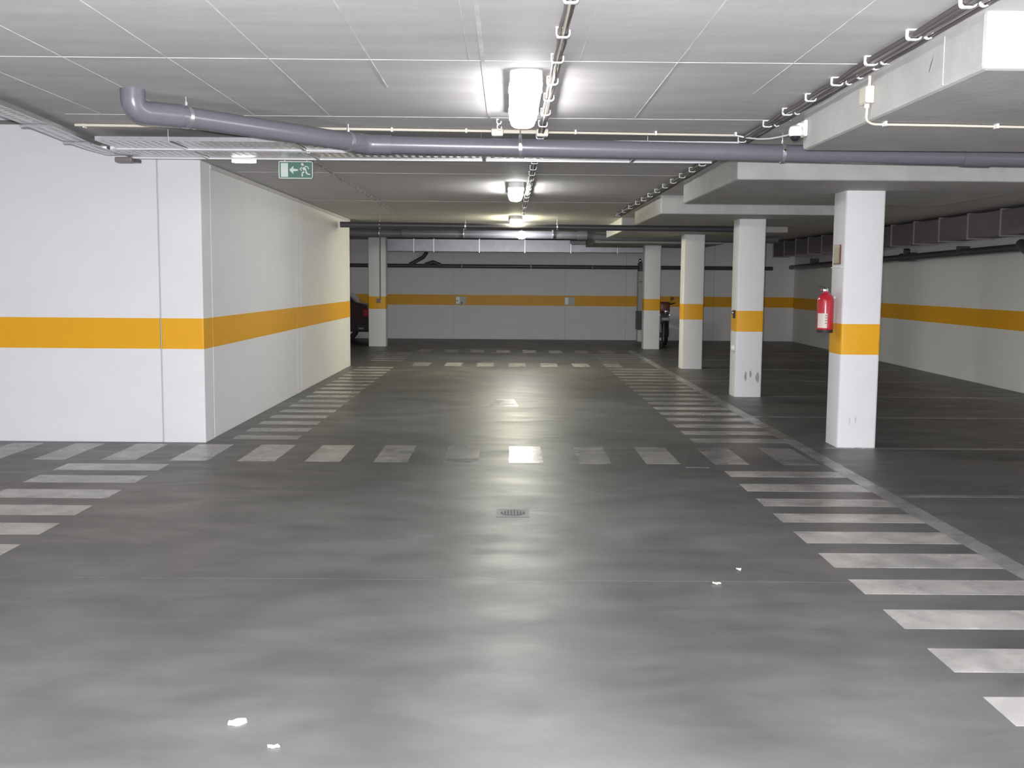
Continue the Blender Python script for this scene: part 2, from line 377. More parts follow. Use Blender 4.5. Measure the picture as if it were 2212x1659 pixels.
# ================================================================ lamps
def lamp(y0, y1, x, label, col, es, first=None, base_c=(0.5, 0.5, 0.5)):
    cy = (y0+y1)/2; hl = (y1-y0)/2
    r = thing('ceiling_lamp', label, 'lamp', (x, cy, ZC), 'white tube lamps in a row along the aisle ceiling')
    b = B(); prism(b, stadium(x, cy, 0.086, hl, 0.07), ZC-0.058, ZC)
    hb = obj('housing', b, M['lampbase'], r, smooth=True)
    b = B()
    rings = []
    for ins, z in ((0.0, ZC-0.0575), (0.002, ZC-0.075), (0.01, ZC-0.092), (0.026, ZC-0.104), (0.05, ZC-0.109)):
        rings.append([b.verts.new((px, py, z)) for px, py in stadium(x, cy, 0.079-ins, hl-0.006-ins, max(0.064-ins*0.6, 0.02))])
    for a, c in zip(rings, rings[1:]):
        for k in range(len(a)): b.faces.new((a[k], a[(k+1) % len(a)], c[(k+1) % len(a)], c[k]))
    b.faces.new(rings[0][::-1]); b.faces.new(rings[-1])
    obj('diffuser', b, lampmat('diffuser_glow', col, es), r, smooth=True)
    for s in (-1, 1):
        for yy_ in (-0.35, 0.35):
            obj('latch', box(B(), x+s*0.087-0.004, x+s*0.087+0.004, cy+yy_-0.02, cy+yy_+0.02, ZC-0.06, ZC-0.03), M['galv'], hb)
    return r
lamp(5.36, 6.72, 0.086, 'nearest and largest glowing tube lamp, above the grey pipe', (1.0, 1.0, 0.99), LAMP_E*0.8)
lamp(11.30, 12.68, 0.083, 'second glowing tube lamp, just beyond the grey pipe', (1.0, 1.0, 0.95), LAMP_E*1.15)
lamp(16.95, 18.30, 0.12, 'third tube lamp, the yellowish one before the far pipes', (1.0, 0.96, 0.66), LAMP_E*2.1)
lamp(-0.65, 0.72, 0.08, 'tube lamp overhead, out of the picture above the viewer', (1.0, 1.0, 0.99), LAMP_E*1.25)
g = thing('globe_lamp', 'small round lamp hanging before the far metal duct', 'lamp', (0.262, 20.6, ZC))
obj('rod', tube(B(), [(0.262, 20.6, 2.50), (0.262, 20.6, ZC)], 0.008, 6), M['white'], g)
obj('cap', lathe(B(), (0.262, 20.6, 2.44), [(0.085, 0.0), (0.085, 0.03), (0.05, 0.06), (0.02, 0.065)], 'z', 16), M['lampbase'], g, smooth=True)
obj('globe', lathe(B(), (0.262, 20.6, 2.44), [(0.09, 0.0), (0.098, -0.03), (0.085, -0.065), (0.05, -0.09), (0.01, -0.098)], 'z', 18), lampmat('globe_glow', (1, 1, 0.95), 140), g, smooth=True)
e = thing('emergency_lamp', 'small oval glowing lamp beside the exit sign, under the cable trays', 'lamp', (-2.2, 8.62, 2.49))
b = B(); prism(b, stadium(-2.18, 8.69, 0.098, 0.05, 0.048), 2.462, 2.49); obj('diffuser', b, lampmat('emergency_glow', (1, 1, 1), 4.0), e)
b = B(); prism(b, stadium(-2.18, 8.69, 0.102, 0.055, 0.050), 2.49, ZC); obj('housing', b, M['white'], e)

# ================================================================ drain pipe
def arc(p0, c, p1, n=7):
    p0, c, p1 = Vector(p0), Vector(c), Vector(p1)
    return [p0*(1-t)**2+c*2*t*(1-t)+p1*t*t for t in [k/n for k in range(n+1)]]
dp = thing('drain_pipe', 'thick grey plastic pipe crossing under the ceiling above the aisle, elbow at left', 'pipe', (0, 7.5, 2.43))
A0 = Vector((-2.135, 6.02, ZC)); A1 = Vector((-1.93, 6.22, 2.452)); A2 = Vector((-1.0, 7.40, 2.452)); A3 = Vector((5.2, 7.62, 2.402))
dirA = (A2-A1).normalized(); dirB = (A3-A2).normalized()
PR = 0.062
E0 = Vector((A0.x, A0.y, 2.448)); elb = [A0, A0+Vector((0, 0, -0.05))] + arc(A0+Vector((0, 0, -0.05)), E0, E0+dirA*0.085, 8)[1:] + [A1]
obj('elbow', tube(B(), elb, PR+0.006, 20), M['pvc'], dp, smooth=True)
obj('pipe_section', tube(B(), [A1-dirA*0.02, A2-dirA*0.12], PR, 20), M['pvc'], dp, smooth=True)
obj('bend', tube(B(), [A2-dirA*0.16, A2-dirA*0.05]+arc(A2-dirA*0.05, A2, A2+dirB*0.06, 4)[1:]+[A2+dirB*0.18], PR+0.007, 20), M['pvc'], dp, smooth=True)
obj('pipe_section', tube(B(), [A2+dirB*0.1, A3], PR, 20), M['pvc'], dp, smooth=True)
obj('coupling', tube(B(), [A2+dirB*4.25, A2+dirB*4.45], PR+0.007, 20), M['pvc'], dp, smooth=True)
def clamp(p, d, parent, r=PR, m='galv'):
    p = Vector(p); d = Vector(d).normalized()
    c = obj('pipe_clamp', tube(B(), [p-d*0.012, p+d*0.012], r+0.006, 20), M[m], parent, smooth=True)
    obj('hanger_rod', tube(B(), [(p.x, p.y, p.z+r), (p.x, p.y, ZC)], 0.005, 6), M[m], c)
    obj('clamp_screw', tube(B(), [p+Vector((0, -r-0.004, 0.012)), p+Vector((0, -r-0.022, 0.012))], 0.009, 8), M['chrome'], c)
    obj('clamp_nut', tube(B(), [p+Vector((0, 0, r+0.004)), p+Vector((0, 0, r+0.026))], 0.012, 6), M['galv'], c)
clamp(A1+dirA*0.04, dirA, dp); clamp(A2-dirA*0.17, dirA, dp)
for t in (1.08, 2.95, 4.9): clamp(A2+dirB*t, dirB, dp)

def pipe(name, label, pts, r, m, cl=(), parent=None):
    t = thing(name, label, 'pipe', Vector(pts[0]))
    obj('pipe_section', tube(B(), pts, r, 14), m, t, smooth=True)
    return t
p_ = pipe('pipe', 'dark lateral pipe under the ceiling between the second and third pillars', [(-2.74, 17.1, 2.41), (4.0, 17.15, 2.385)], 0.048, M['pvc_dark'])
for x in (-2.1, -0.7, 0.8): clamp((x, 17.12, 2.40), (1, 0, 0), p_, 0.048)
p_ = pipe('pipe', 'thick grey lateral pipe behind the small round lamp', [(-8.0, 21.1, 2.465), (1.55, 21.2, 2.452)], 0.082, M['pvc'])
obj('coupling', tube(B(), [(-2.15, 21.13, 2.459), (-1.98, 21.13, 2.459)], 0.09, 14), M['pvc'], p_, smooth=True)
obj('coupling', tube(B(), [(1.40, 21.2, 2.453), (1.60, 21.2, 2.453)], 0.095, 14), M['pvc'], p_, smooth=True)
obj('pipe_branch', tube(B(), [(1.5, 21.2, 2.452), (1.9, 21.25, 2.42), (5.5, 21.3, 2.40)], 0.07, 14), M['pvc'], p_, smooth=True)
for x in (-2.6, -0.9, 0.9): clamp((x, 21.15, 2.458), (1, 0, 0), p_, 0.082)

# pipe along the far wall and along the right wall
p_ = pipe('wall_pipe', 'long dark pipe running across the far wall, with a slanted branch', [(-8.5, YF-0.09, 1.90), (6.9, YF-0.09, 1.90)], 0.052, M['pvc_dark'])
obj('pipe_branch', tube(B(), [(-2.55, YF-0.12, 1.93), (-2.2, YF-0.13, 2.12), (-2.1, YF-0.16, 2.26)], 0.05, 12), M['pvc_dark'], p_, smooth=True)
obj('pipe_branch', tube(B(), [(-2.15, YF-0.1, 1.93), (-1.95, YF-0.11, 2.0), (-1.75, YF-0.1, 1.92)], 0.05, 12), M['pvc_dark'], p_, smooth=True)
for x in (-6.5, -4.4, -1.2, 0.6, 2.2, 5.0):
    obj('wall_bracket', box(B(), x-0.015, x+0.015, YF-0.15, YF, 1.84, 1.955), M['pvc_dark'], p_)
p_ = pipe('wall_pipe', 'long dark pipe running along the right wall below the duct', [(rx(27.0)-0.16, 27.0, 1.93), (rx(20)-0.14, 20, 1.99), (rx(12)-0.14, 12, 2.05), (rx(4)-0.14, 4, 2.11)], 0.058, M['pvc_dark'])
obj('coupling', tube(B(), [(rx(19)-0.14, 19.1, 1.998), (rx(19)-0.14, 18.5, 2.003)], 0.078, 14), M['pvc_dark'], p_, smooth=True)
obj('pipe_branch', tube(B(), [(rx(18.9)-0.14, 18.85, 2.0), (rx(18.9)-0.16, 18.8, 2.14)], 0.06, 12), M['pvc_dark'], p_, smooth=True)
obj('pipe_branch', tube(B(), [(rx(14.6)-0.14, 14.5, 2.08), (rx(14.2)-0.2, 14.05, 1.93), (rx(13.5)-0.2, 13.3, 1.70)], 0.075, 12), M['pvc_dark'], p_, smooth=True)
for y in (25, 22.5, 16.5, 12, 8):
    obj('wall_bracket', box(B(), rx(y)-0.21, rx(y)+0.0, y-0.015, y+0.015, 1.99, 2.12), M['pvc_dark'], p_)

# ================================================================ ducts
d = thing('air_duct', 'sheet metal air duct under the ceiling across the far end of the aisle', 'duct', (0, 26.35, 2.24))
xs = [-2.42, -2.35 + 0.47, -0.72, 0.43, 1.58, 2.74]
xs = [-3.1, -2.36, -1.86, -0.72, 0.42, 1.57, 2.74]
for i, (a, b_) in enumerate(zip(xs, xs[1:])):
    z0 = 2.245 if i < 5 else 2.25
    s = obj('duct_section', box(B(), a+0.01, b_-0.01, 26.2, 26.6, z0, 2.555 if i < 5 else 2.44, bev=0.006, seg=1), M['duct'], d)
    obj('flange', box(B(), b_-0.012, b_+0.012, 26.18, 26.62, z0-0.02, 2.565 if i < 4 else 2.46), M['galv'], s)
obj('duct_section', box(B(), 2.76, 3.6, 26.22, 26.6, 2.25, 2.42, bev=0.006, seg=1), M['duct'], d)
d = thing('air_duct', 'dark boxy duct hung along the right wall under the ceiling', 'duct', (6.9, 15, 2.18))
y = 8.2
while y < 26.0:
    s = obj('duct_section', box(B(), 6.72, 7.1, y+0.01, y+1.0, 2.19, 2.53, bev=0.006, seg=1), M['duct_dark'], d)
    obj('flange', box(B(), 6.70, 7.12, y+0.995, y+1.018, 2.17, 2.55), M['flange_dark'], s)
    y += 1.012

# ================================================================ cable trays
def sweep_tray(name, path, width, z, parent, holes=0.05, lip=0.03, far=0.03):
    P = [Vector((x, y_, 0)) for x, y_ in path]
    # resample
    pts = [P[0]]
    for a, c in zip(P, P[1:]):
        L_ = (c-a).length; n = max(1, round(L_/holes))
        for k in range(1, n+1): pts.append(a.lerp(c, k/n))
    nrm = []
    for i in range(len(pts)):
        t = (pts[min(i+1, len(pts)-1)]-pts[max(i-1, 0)]).normalized(); nrm.append(Vector((-t.y, t.x, 0)))
    bm = B()
    def strip(o0, o1, za, zb, a, c):
        v = [bm.verts.new(pts[a]+nrm[a]*o0+Vector((0, 0, za))), bm.verts.new(pts[a]+nrm[a]*o1+Vector((0, 0, zb))),
             bm.verts.new(pts[c]+nrm[c]*o1+Vector((0, 0, zb))), bm.verts.new(pts[c]+nrm[c]*o0+Vector((0, 0, za)))]
        bm.faces.new(v)
    h = width/2
    nrow = max(2, round(width/0.07)); st = width/nrow
    for i in range(len(pts)-1):
        strip(-h, -h, z, z+lip, i, i+1); strip(h, h, z, z+lip, i, i+1)
        strip(-h, -h+0.018, z, z, i, i+1); strip(h-far, h, z, z, i, i+1)
        for k in range(1, nrow):
            if -h+k*st+0.018 < h-far: strip(-h+k*st-0.018, -h+k*st+0.018, z, z, i, i+1)
        if i % 2 == 0:
            for k in range(nrow):
                o0, o1 = -h+k*st+0.018, min(-h+(k+1)*st-(0.018 if k < nrow-1 else 0), h-far)
                if o1 > o0: strip(o0, o1, z, z, i, i+1)
    bmesh.ops.remove_doubles(bm, verts=bm.verts, dist=0.0005)
    o = obj(name, bm, M['galv'], parent)
    md = o.modifiers.new('thick', 'SOLIDIFY'); md.thickness = 0.002
    return o
def smooth_path(pts, it=3):
    for _ in range(it):
        q = [pts[0]]
        for a, c in zip(pts, pts[1:]):
            q += [(a[0]*0.75+c[0]*0.25, a[1]*0.75+c[1]*0.25), (a[0]*0.25+c[0]*0.75, a[1]*0.25+c[1]*0.75)]
        q.append(pts[-1]); pts = q
    return pts
trays = []
for y_, x0, lab in ((7.82, -2.98, 'perforated steel cable tray behind the grey pipe, the nearer of the two'), (8.40, -3.09, 'perforated steel cable tray behind the grey pipe, its lamp-lit rim showing below the pipe')):
    t = thing('cable_tray', lab, 'tray', (-0.7, y_, 2.49), 'cable trays crossing behind the grey pipe')
    sweep_tray('tray_channel', [(x0, y_), (1.66, y_)], 0.42, 2.49, t, holes=0.03, far=0.03 if y_ < 8 else 0.155)
    obj('rim', box(B(), x0, 1.66, y_+0.205, y_+0.214, 2.477, 2.4895, bev=0.002, seg=1), M['rim'], t)  # added strip whose pale colour paints the lit far lip
    for k in range(5):
        rnd = random.Random(k); off = (k-2)*0.07
        obj('tray_cable', tube(B(), [(x0+0.02+q*(1.64-x0)/12, y_+off+rnd.uniform(-0.02, 0.02), 2.506) for q in range(13)], 0.011, 6), M['cable'], t, smooth=True)
    for x in (-2.45, -1.55, -0.2, 1.0):
        obj('tray_hanger', box(B(), x-0.014, x+0.014, y_-0.225, y_+0.225, 2.478, 2.487), M['galv'], t)
        for sg_ in (-1, 1): obj('hanger_rod', tube(B(), [(x, y_+sg_*0.218, 2.478), (x, y_+sg_*0.218, ZC)], 0.004, 6), M['galv'], t)
pathC = smooth_path([(-2.93, 3.0), (-2.98, 5.2), (-3.04, 6.4), (-3.12, 7.3), (-3.20, 8.1), (-3.17, 8.55)])
t = thing('cable_tray', 'perforated steel cable tray following the slab edge along the upper left', 'tray', (-3.05, 6.5, 2.49))
sweep_tray('tray_channel', pathC, 0.17, 2.497, t, holes=0.03)
for k in range(3):
    off = (k-1)*0.045
    obj('tray_cable', tube(B(), [(x+off, y_, 2.512) for x, y_ in pathC[::2]+[pathC[-1]]], 0.011, 6), M['cable'], t, smooth=True)
for q in (8, 16, 24, 32):
    if q < len(pathC): x, y_ = pathC[q]; obj('tray_hanger', box(B(), x-0.10, x+0.10, y_-0.014, y_+0.014, 2.484, 2.493), M['galv'], t)
f_ = thing('tray_fitting', 'dark lumpy bracket under the tray bend at the top of the left wall', 'bracket', (-3.12, 8.62, 2.47))
obj('body', box(B(), -3.20, -3.06, 8.56, 8.66, 2.445, 2.485, bev=0.01), M['cable'], f_)
obj('clip', box(B(), -3.12, -3.02, 8.60, 8.68, 2.45, 2.475, bev=0.006), M['cable_b'], f_)
# conduit on the wall above the ramp opening
t = thing('conduit', 'thin grey conduit high on the left wall, beyond the slab edge', 'conduit', (-5, 9.47, 2.88))
obj('tube', tube(B(), [(-8.5, 9.475, 2.885), (-4.2, 9.475, 2.885)], 0.018, 8), M['cable'], t, smooth=True)
for x in (-7.4, -6.2, -5.0): obj('clip', box(B(), x-0.015, x+0.015, 9.45, 9.499, 2.86, 2.91), M['cable'], t)

# ================================================================ clipped cable runs along the ceiling
def uclip(bm, x, y, wd=0.062, dp_=0.045, th=0.006, ln=0.022):
    r = 0.014
    outer = [(x-wd/2, ZC), (x-wd/2, ZC-dp_+r), (x-wd/2+r*0.3, ZC-dp_+r*0.3), (x-wd/2+r, ZC-dp_), (x+wd/2-r, ZC-dp_), (x+wd/2-r*0.3, ZC-dp_+r*0.3), (x+wd/2, ZC-dp_+r), (x+wd/2, ZC-0.012)]
    inner = [(x+wd/2-th, ZC-0.012), (x+wd/2-th, ZC-dp_+r), (x+wd/2-r, ZC-dp_+th), (x-wd/2+r, ZC-dp_+th), (x-wd/2+th, ZC-dp_+r), (x-wd/2+th, ZC-th), (x+wd/2-0.02, ZC-th), (x+wd/2-0.02, ZC)]
    prism(bm, outer+inner, y-ln/2, y+ln/2, 'xz'); return bm
def cable_run(label, x, ys_, y0, y1, cables, small=False, m='white', second=None):
    t = thing('cable_run', label, 'cables', (x, ys_[0], ZC))
    for i, (dx, r, mm) in enumerate(cables):
        rnd = random.Random(i+int(x*10)+50)
        pts = []; y = y0
        while y < y1: pts.append((x+dx+rnd.uniform(-0.004, 0.004), y, ZC-0.027+rnd.uniform(-0.004, 0.006))); y += 0.26
        pts.append((x+dx, y1, ZC-0.026))
        obj('cable', tube(B(), pts, r, 6), M[mm], t, smooth=True)
    first = None
    for y in ys_:
        if first is None:
            first = obj('clip', uclip(B(), x, ys_[0], wd=0.05 if small else 0.062), M[m], t)
            c = first
        else:
            c = first.copy(); COL.objects.link(c); c.parent = t
        c.location = (0, y-ys_[0], 0)
    if second:
        for dx, yy_ in second:
            s = obj('small_clip', uclip(B(), x+dx, yy_, wd=0.036, dp_=0.04, th=0.005, ln=0.016), M[m], t)
    return t
# the clip mesh is built about the thing origin
cy1 = [2.9, 3.43, 3.95, 4.496, 5.006, 5.546, 6.033, 6.542, 7.03, 7.62, 8.15, 8.7, 9.2, 9.7, 10.2, 10.75, 11.3, 11.8, 12.35, 12.9, 13.5, 14.6, 15.7, 16.2]
cable_run('cables in white clips just right of the lamps', 0.225, cy1, 0.5, 16.4, [(-0.014, 0.008, 'cable'), (0.0, 0.007, 'cream'), (0.014, 0.008, 'cable_b')])
cy2 = [2.9, 3.43, 3.963, 4.48, 4.995, 5.502, 5.973, 6.462, 6.95, 7.7, 8.25, 8.75, 9.25, 9.75, 10.3, 10.85, 11.4, 12, 12.6, 13.2, 13.8, 14.6, 15.4, 16.2]
cable_run('thick dark cable bundle in white clips beside the concrete drop panel', 1.70, cy2, 0.5, 16.4, [(-0.016, 0.011, 'cable_b'), (0.0, 0.011, 'cable'), (0.016, 0.010, 'cable_b'), (0.05, 0.007, 'cable'), (0.075, 0.008, 'cable_b')],
          second=[(0.062, 3.963), (0.062, 4.48), (0.062, 4.995), (0.066, 5.12), (0.066, 5.34), (0.062, 5.502), (0.06, 6.46), (0.06, 6.95)])
cy3 = [9.3, 9.75, 10.3, 10.85, 11.4, 11.95, 12.5, 13.1, 13.7, 14.3, 15.0, 15.7, 16.4]
cable_run('faint row of small cable clips left of the aisle, past the exit sign', -1.73, cy3, 8.6, 16.8, [(0, 0.006, 'cable')], small=True, m='cable')

# ================================================================ lateral conduit with boxes
t = thing('conduit', 'thin cream conduit crossing the ceiling before the grey pipe', 'conduit', (0, 7.45, ZC))
zc_ = ZC-0.014
wav = [(1.62, 7.55, zc_), (1.70, 7.52, zc_-0.02), (1.745, 7.36, zc_-0.05), (1.77, 7.15, zc_-0.075), (1.79, 6.95, zc_-0.09), (1.80, 6.78, zc_-0.10)]
obj('tube', tube(B(), [(-3.0, 7.32, zc_), (-0.15, 7.44, zc_), (-0.1245, 7.445, zc_)], 0.0095, 8), M['cream'], t, smooth=True)
obj('tube', tube(B(), [(-0.039, 7.46, zc_), (0.1925, 7.47, zc_)], 0.014, 8), M['cream'], t, smooth=True)
obj('tube', tube(B(), [(0.28, 7.48, zc_), (1.62, 7.55, zc_)], 0.0085, 8), M['cream'], t, smooth=True)
obj('loose_cable', tube(B(), smooth3 if False else wav, 0.006, 8), M['white'], t, smooth=True)
for x in (-2.95, -2.2, -1.381, -0.821, -0.3, 0.47, 1.04, 1.61):
    obj('clip', box(B(), x-0.007, x+0.007, 7.40, 7.575, zc_-0.012, ZC), M['white'], t) if False else obj('clip', box(B(), x-0.006, x+0.006, 7.455+0.05*(x-0)/1.6-0.022, 7.455+0.05*(x-0)/1.6+0.022, zc_-0.014, ZC), M['white'], t)
for x, lab in ((-0.082, 'cream junction box left of the nearest lamp end'), (0.235, 'cream junction box with a round plug right of the nearest lamp end')):
    j = thing('junction_box', lab, 'box', (x, 7.46, ZC), 'cream junction boxes by the nearest lamp')
    obj('body', box(B(), x-0.042, x+0.042, 7.42, 7.505, ZC-0.042, ZC, bev=0.005), M['cream'], j)
    obj('lid', box(B(), x-0.038, x+0.038, 7.424, 7.50, ZC-0.047, ZC-0.041, bev=0.002), M['white'], j)
    if x > 0: obj('round_plug', lathe(B(), (x+0.012, 7.45, ZC-0.047), [(0.014, 0), (0.014, -0.008), (0.009, -0.01)], 'z', 12), M['cable'], j)
r_ = thing('clip_pair', 'two small white ring clips on the ceiling left of the nearest lamp', 'clip', (-0.066, 7.05, ZC))
for y in (6.99, 7.24): obj('ring', uclip(B(), -0.066, y, wd=0.034, dp_=0.036, th=0.006, ln=0.014), M['white'], r_)

# exit sign
s = thing('exit_sign', 'green and white running man exit sign with left arrow, hung below the trays', 'sign', (-1.78, 8.8, 2.36))
sx0, sx1, sz0, sz1, sy = -1.92, -1.635, 2.345, 2.487, 8.80
obj('board', box(B(), sx0, sx1, sy, sy+0.012, sz0, sz1), M['green'], s)
for a, b_, c, d_ in ((sx0, sx1, sz0, sz0+0.006), (sx0, sx1, sz1-0.006, sz1), (sx0, sx0+0.006, sz0, sz1), (sx1-0.006, sx1, sz0, sz1)):
    obj('frame_bar', box(B(), a, b_, sy-0.004, sy+0.014, c, d_), M['signframe'], s)
obj('door_symbol', box(B(), sx0+0.018, sx0+0.078, sy-0.002, sy+0.001, sz0+0.014, sz1-0.014), M['signwhite'], s)
def poly(name, pts, m, par):
    obj(name, prism(B(), [(sx0+a, sz0+b_) for a, b_ in pts], sy-0.002, sy+0.001, 'xz'), m, par)
poly('arrow_symbol', [(0.088, 0.071), (0.122, 0.105), (0.122, 0.082), (0.16, 0.078), (0.16, 0.064), (0.122, 0.060), (0.122, 0.037)], M['signwhite'], s)
man = B()
def seg(bm, a, b_, wd):
    a = Vector(a); b_ = Vector(b_); n = (b_-a).normalized(); n = Vector((-n.y, n.x))*wd/2
    prism(bm, [(sx0+q.x, sz0+q.y) for q in (a+n, b_+n, b_-n, a-n)], sy-0.002, sy+0.001, 'xz')
prism(man, [(sx0+0.197+0.0105*math.cos(2*PI*k/12), sz0+0.118+0.0105*math.sin(2*PI*k/12)) for k in range(12)], sy-0.002, sy+0.001, 'xz')
seg(man, (0.202, 0.107), (0.222, 0.062), 0.024)      # trunk
seg(man, (0.204, 0.100), (0.176, 0.078), 0.009); seg(man, (0.176, 0.078), (0.192, 0.068), 0.009)   # front arm
seg(man, (0.206, 0.101), (0.240, 0.100), 0.009); seg(man, (0.240, 0.100), (0.250, 0.080), 0.009)   # rear arm
seg(man, (0.220, 0.064), (0.196, 0.046), 0.013); seg(man, (0.196, 0.046), (0.196, 0.018), 0.012)   # front leg
seg(man, (0.223, 0.064), (0.238, 0.040), 0.013); seg(man, (0.238, 0.040), (0.262, 0.034), 0.011)   # rear leg
obj('running_man_symbol', man, M['signwhite'], s)
for x in (sx0+0.05, sx1-0.05): obj('hanger', box(B(), x-0.004, x+0.004, sy+0.001, sy+0.009, sz1, ZC), M['galv'], s)

# security camera on the end of the near drop panel
c = thing('security_camera', 'small white dome camera at the end of the nearest drop panel', 'camera', (1.862, 6.62, 2.45))
obj('wall_plate', box(B(), 1.838, 1.861, 6.57, 6.67, 2.42, 2.52, bev=0.008), M['white'], c)
obj('arm', tube(B(), [(1.85, 6.62, 2.49), (1.82, 6.62, 2.495), (1.80, 6.62, 2.48)], 0.014, 10), M['white'], c, smooth=True)
obj('dome', lathe(B(), (1.797, 6.62, 2.445), [(0.02, 0.045), (0.036, 0.035), (0.043, 0.012), (0.043, -0.012), (0.034, -0.022)], 'z', 20), M['white'], c, smooth=True)
obj('lens_cover', lathe(B(), (1.797, 6.62, 2.423), [(0.033, 0.0), (0.03, -0.014), (0.018, -0.026), (0.004, -0.03)], 'z', 20), M['glass'], c, smooth=True)
# junction box on the drop panel with conduit
j = thing('junction_box', 'cream junction box on the aisle side of the nearest drop panel', 'box', (1.862, 5.45, 2.46))
obj('body', box(B(), 1.822, 1.862, 5.395, 5.50, 2.425, 2.512, bev=0.006), M['cream'], j)
obj('lid', box(B(), 1.817, 1.823, 5.40, 5.495, 2.43, 2.507, bev=0.002), M['cream'], j)
obj('gland', lathe(B(), (1.843, 5.45, 2.425), [(0.014, 0), (0.012, -0.02)], 'z', 10), M['cream'], j)
obj('riser', tube(B(), [(1.852, 5.45, 2.51), (1.852, 5.45, 2.568)], 0.008, 8), M['cream'], j)
t = thing('conduit', 'cream conduit looping under the nearest drop panel from its junction box', 'conduit', (1.9, 5.5, 2.34))
obj('tube', tube(B(), [(1.845, 5.45, 2.41), (1.846, 5.46, 2.36)] + arc((1.846, 5.46, 2.36), (1.855, 5.48, 2.333), (1.91, 5.50, 2.332), 5)[1:] + [(2.3, 5.53, 2.334), (4.5, 5.72, 2.334)], 0.0065, 8), M['cream'], t, smooth=True)
for x in (1.955, 2.56, 3.2, 3.8): obj('clip', box(B(), x-0.006, x+0.006, 5.49+0.083*(x-1.93)*1-0.018, 5.49+0.083*(x-1.93)+0.022, 2.322, ZD), M['white'], t)

# ================================================================ fire extinguisher and its sign
x_, y_ = 2.945, 9.62
fx = thing('fire_extinguisher', 'red fire extinguisher hung on the aisle side of the nearest pillar', 'extinguisher', (x_, y_, 1.03))
obj('cylinder', lathe(B(), (x_, y_, 1.07), [(0.062, 0), (0.074, 0.015), (0.075, 0.03), (0.075, 0.28), (0.068, 0.315), (0.048, 0.34), (0.026, 0.352), (0.024, 0.365)], 'z', 28), M['red'], fx, smooth=True)
obj('base_ring', lathe(B(), (x_, y_, 1.055), [(0.06, 0), (0.073, 0.002), (0.073, 0.03), (0.06, 0.032)], 'z', 24), M['black'], fx, smooth=True)
va = obj('valve', lathe(B(), (x_, y_, 1.43), [(0.02, 0), (0.02, 0.03), (0.014, 0.04)], 'z', 12), M['chrome'], fx, smooth=True)
obj('lever', prism(B(), [(x_-0.06, 1.475), (x_+0.03, 1.462), (x_+0.03, 1.47), (x_-0.06, 1.487)], y_-0.008, y_+0.008, 'xz'), M['black'], va)
obj('carry_handle', prism(B(), [(x_-0.055, 1.445), (x_+0.02, 1.45), (x_+0.02, 1.458), (x_-0.055, 1.453)], y_-0.008, y_+0.008, 'xz'), M['red'], va)
obj('gauge', lathe(B(), (x_-0.018, y_-0.02, 1.448), [(0.017, 0), (0.017, -0.012), (0.010, -0.014)], 'y', 12), M['chrome'], va)
obj('hose', tube(B(), arc((x_+0.01, y_+0.02, 1.45), (x_+0.05, y_+0.13, 1.45), (x_+0.03, y_+0.085, 1.28), 8)+[Vector((x_+0.03, y_+0.085, 1.12))], 0.009, 8), M['black'], fx, smooth=True)
lb = B()
n = 8; a0, a1 = math.radians(195), math.radians(268)
lo = []; hi = []
for k in range(n+1):
    a = a0+(a1-a0)*k/n
    lo.append(lb.verts.new((x_+0.0762*math.cos(a), y_+0.0762*math.sin(a), 1.10))); hi.append(lb.verts.new((x_+0.0762*math.cos(a), y_+0.0762*math.sin(a), 1.235)))
for k in range(n): lb.faces.new((lo[k], lo[k+1], hi[k+1], hi[k]))
obj('label', lb, M['label'], fx)
for zz in (1.14, 1.165, 1.19, 1.212):
    a = math.radians(262); obj('label_print', box(B(), x_-0.022, x_-0.006, y_-0.0775, y_-0.0755, zz, zz+0.009), M['ink'], fx)
obj('wall_hook', box(B(), x_+0.06, 3.053, y_+0.04, y_+0.06, 1.372, 1.385), M['galv'], fx)
sg = thing('sign', 'small upright sign in a red-brown frame above the extinguisher on the nearest pillar', 'sign', (3.05, 9.64, 1.78))
obj('frame', box(B(), 3.036, 3.0515, 9.56, 9.73, 1.685, 1.865, bev=0.002), M['brown'], sg)
obj('face', box(B(), 3.0335, 3.037, 9.572, 9.718, 1.70, 1.835), M['olive'], sg)
obj('ledge', box(B(), 3.032, 3.052, 9.50, 9.79, 1.655, 1.661), M['white'], sg)

# ================================================================ far wall plates, cabinet, motorcycle, car
for x0, lab in ((-1.36, 'small plate with bright glints on the far wall band, left one'), (1.49, 'small pale plate on the far wall band, right one')):
    t = thing('wall_plate', lab, 'plate', (x0+0.13, YF, 0.92), 'pale plates on the far wall band')
    obj('plate', box(B(), x0, x0+0.27, YF-0.02, YF-0.002, 0.905, 1.115, bev=0.004), M['cabinet'], t)
    obj('pale_edge', box(B(), x0+0.01, x0+0.10, YF-0.024, YF-0.018, 0.925, 1.10), M['white'], t)
    if x0 < 0:
        obj('reflector', lathe(B(), (x0+0.16, YF-0.025, 0.95), [(0.03, 0), (0.026, -0.012), (0.008, -0.02)], 'y', 10), M['chrome'], t, smooth=True)
        obj('reflector', lathe(B(), (x0+0.04, YF-0.025, 1.0), [(0.02, 0), (0.016, -0.01), (0.005, -0.016)], 'y', 10), M['chrome'], t, smooth=True)
cb = thing('service_cabinet', 'tall narrow pale cabinet with dark top and base, left of the farthest right pillar', 'cabinet', (3.5, 26.9, 0.3))
obj('body', box(B(), 3.36, 3.70, 26.75, 27.1, 0.78, 1.80, bev=0.008), M['cabinet'], cb)
obj('top_box', box(B(), 3.37, 3.70, 26.73, 27.1, 1.80, 2.02, bev=0.008), M['cabdark'], cb)
obj('base_box', box(B(), 3.34, 3.70, 26.70, 27.1, 0.30, 0.78, bev=0.008), M['cabdark'], cb)
obj('plinth', box(B(), 3.36, 3.70, 26.73, 27.1, 0.0, 0.30), M['wall'], cb)
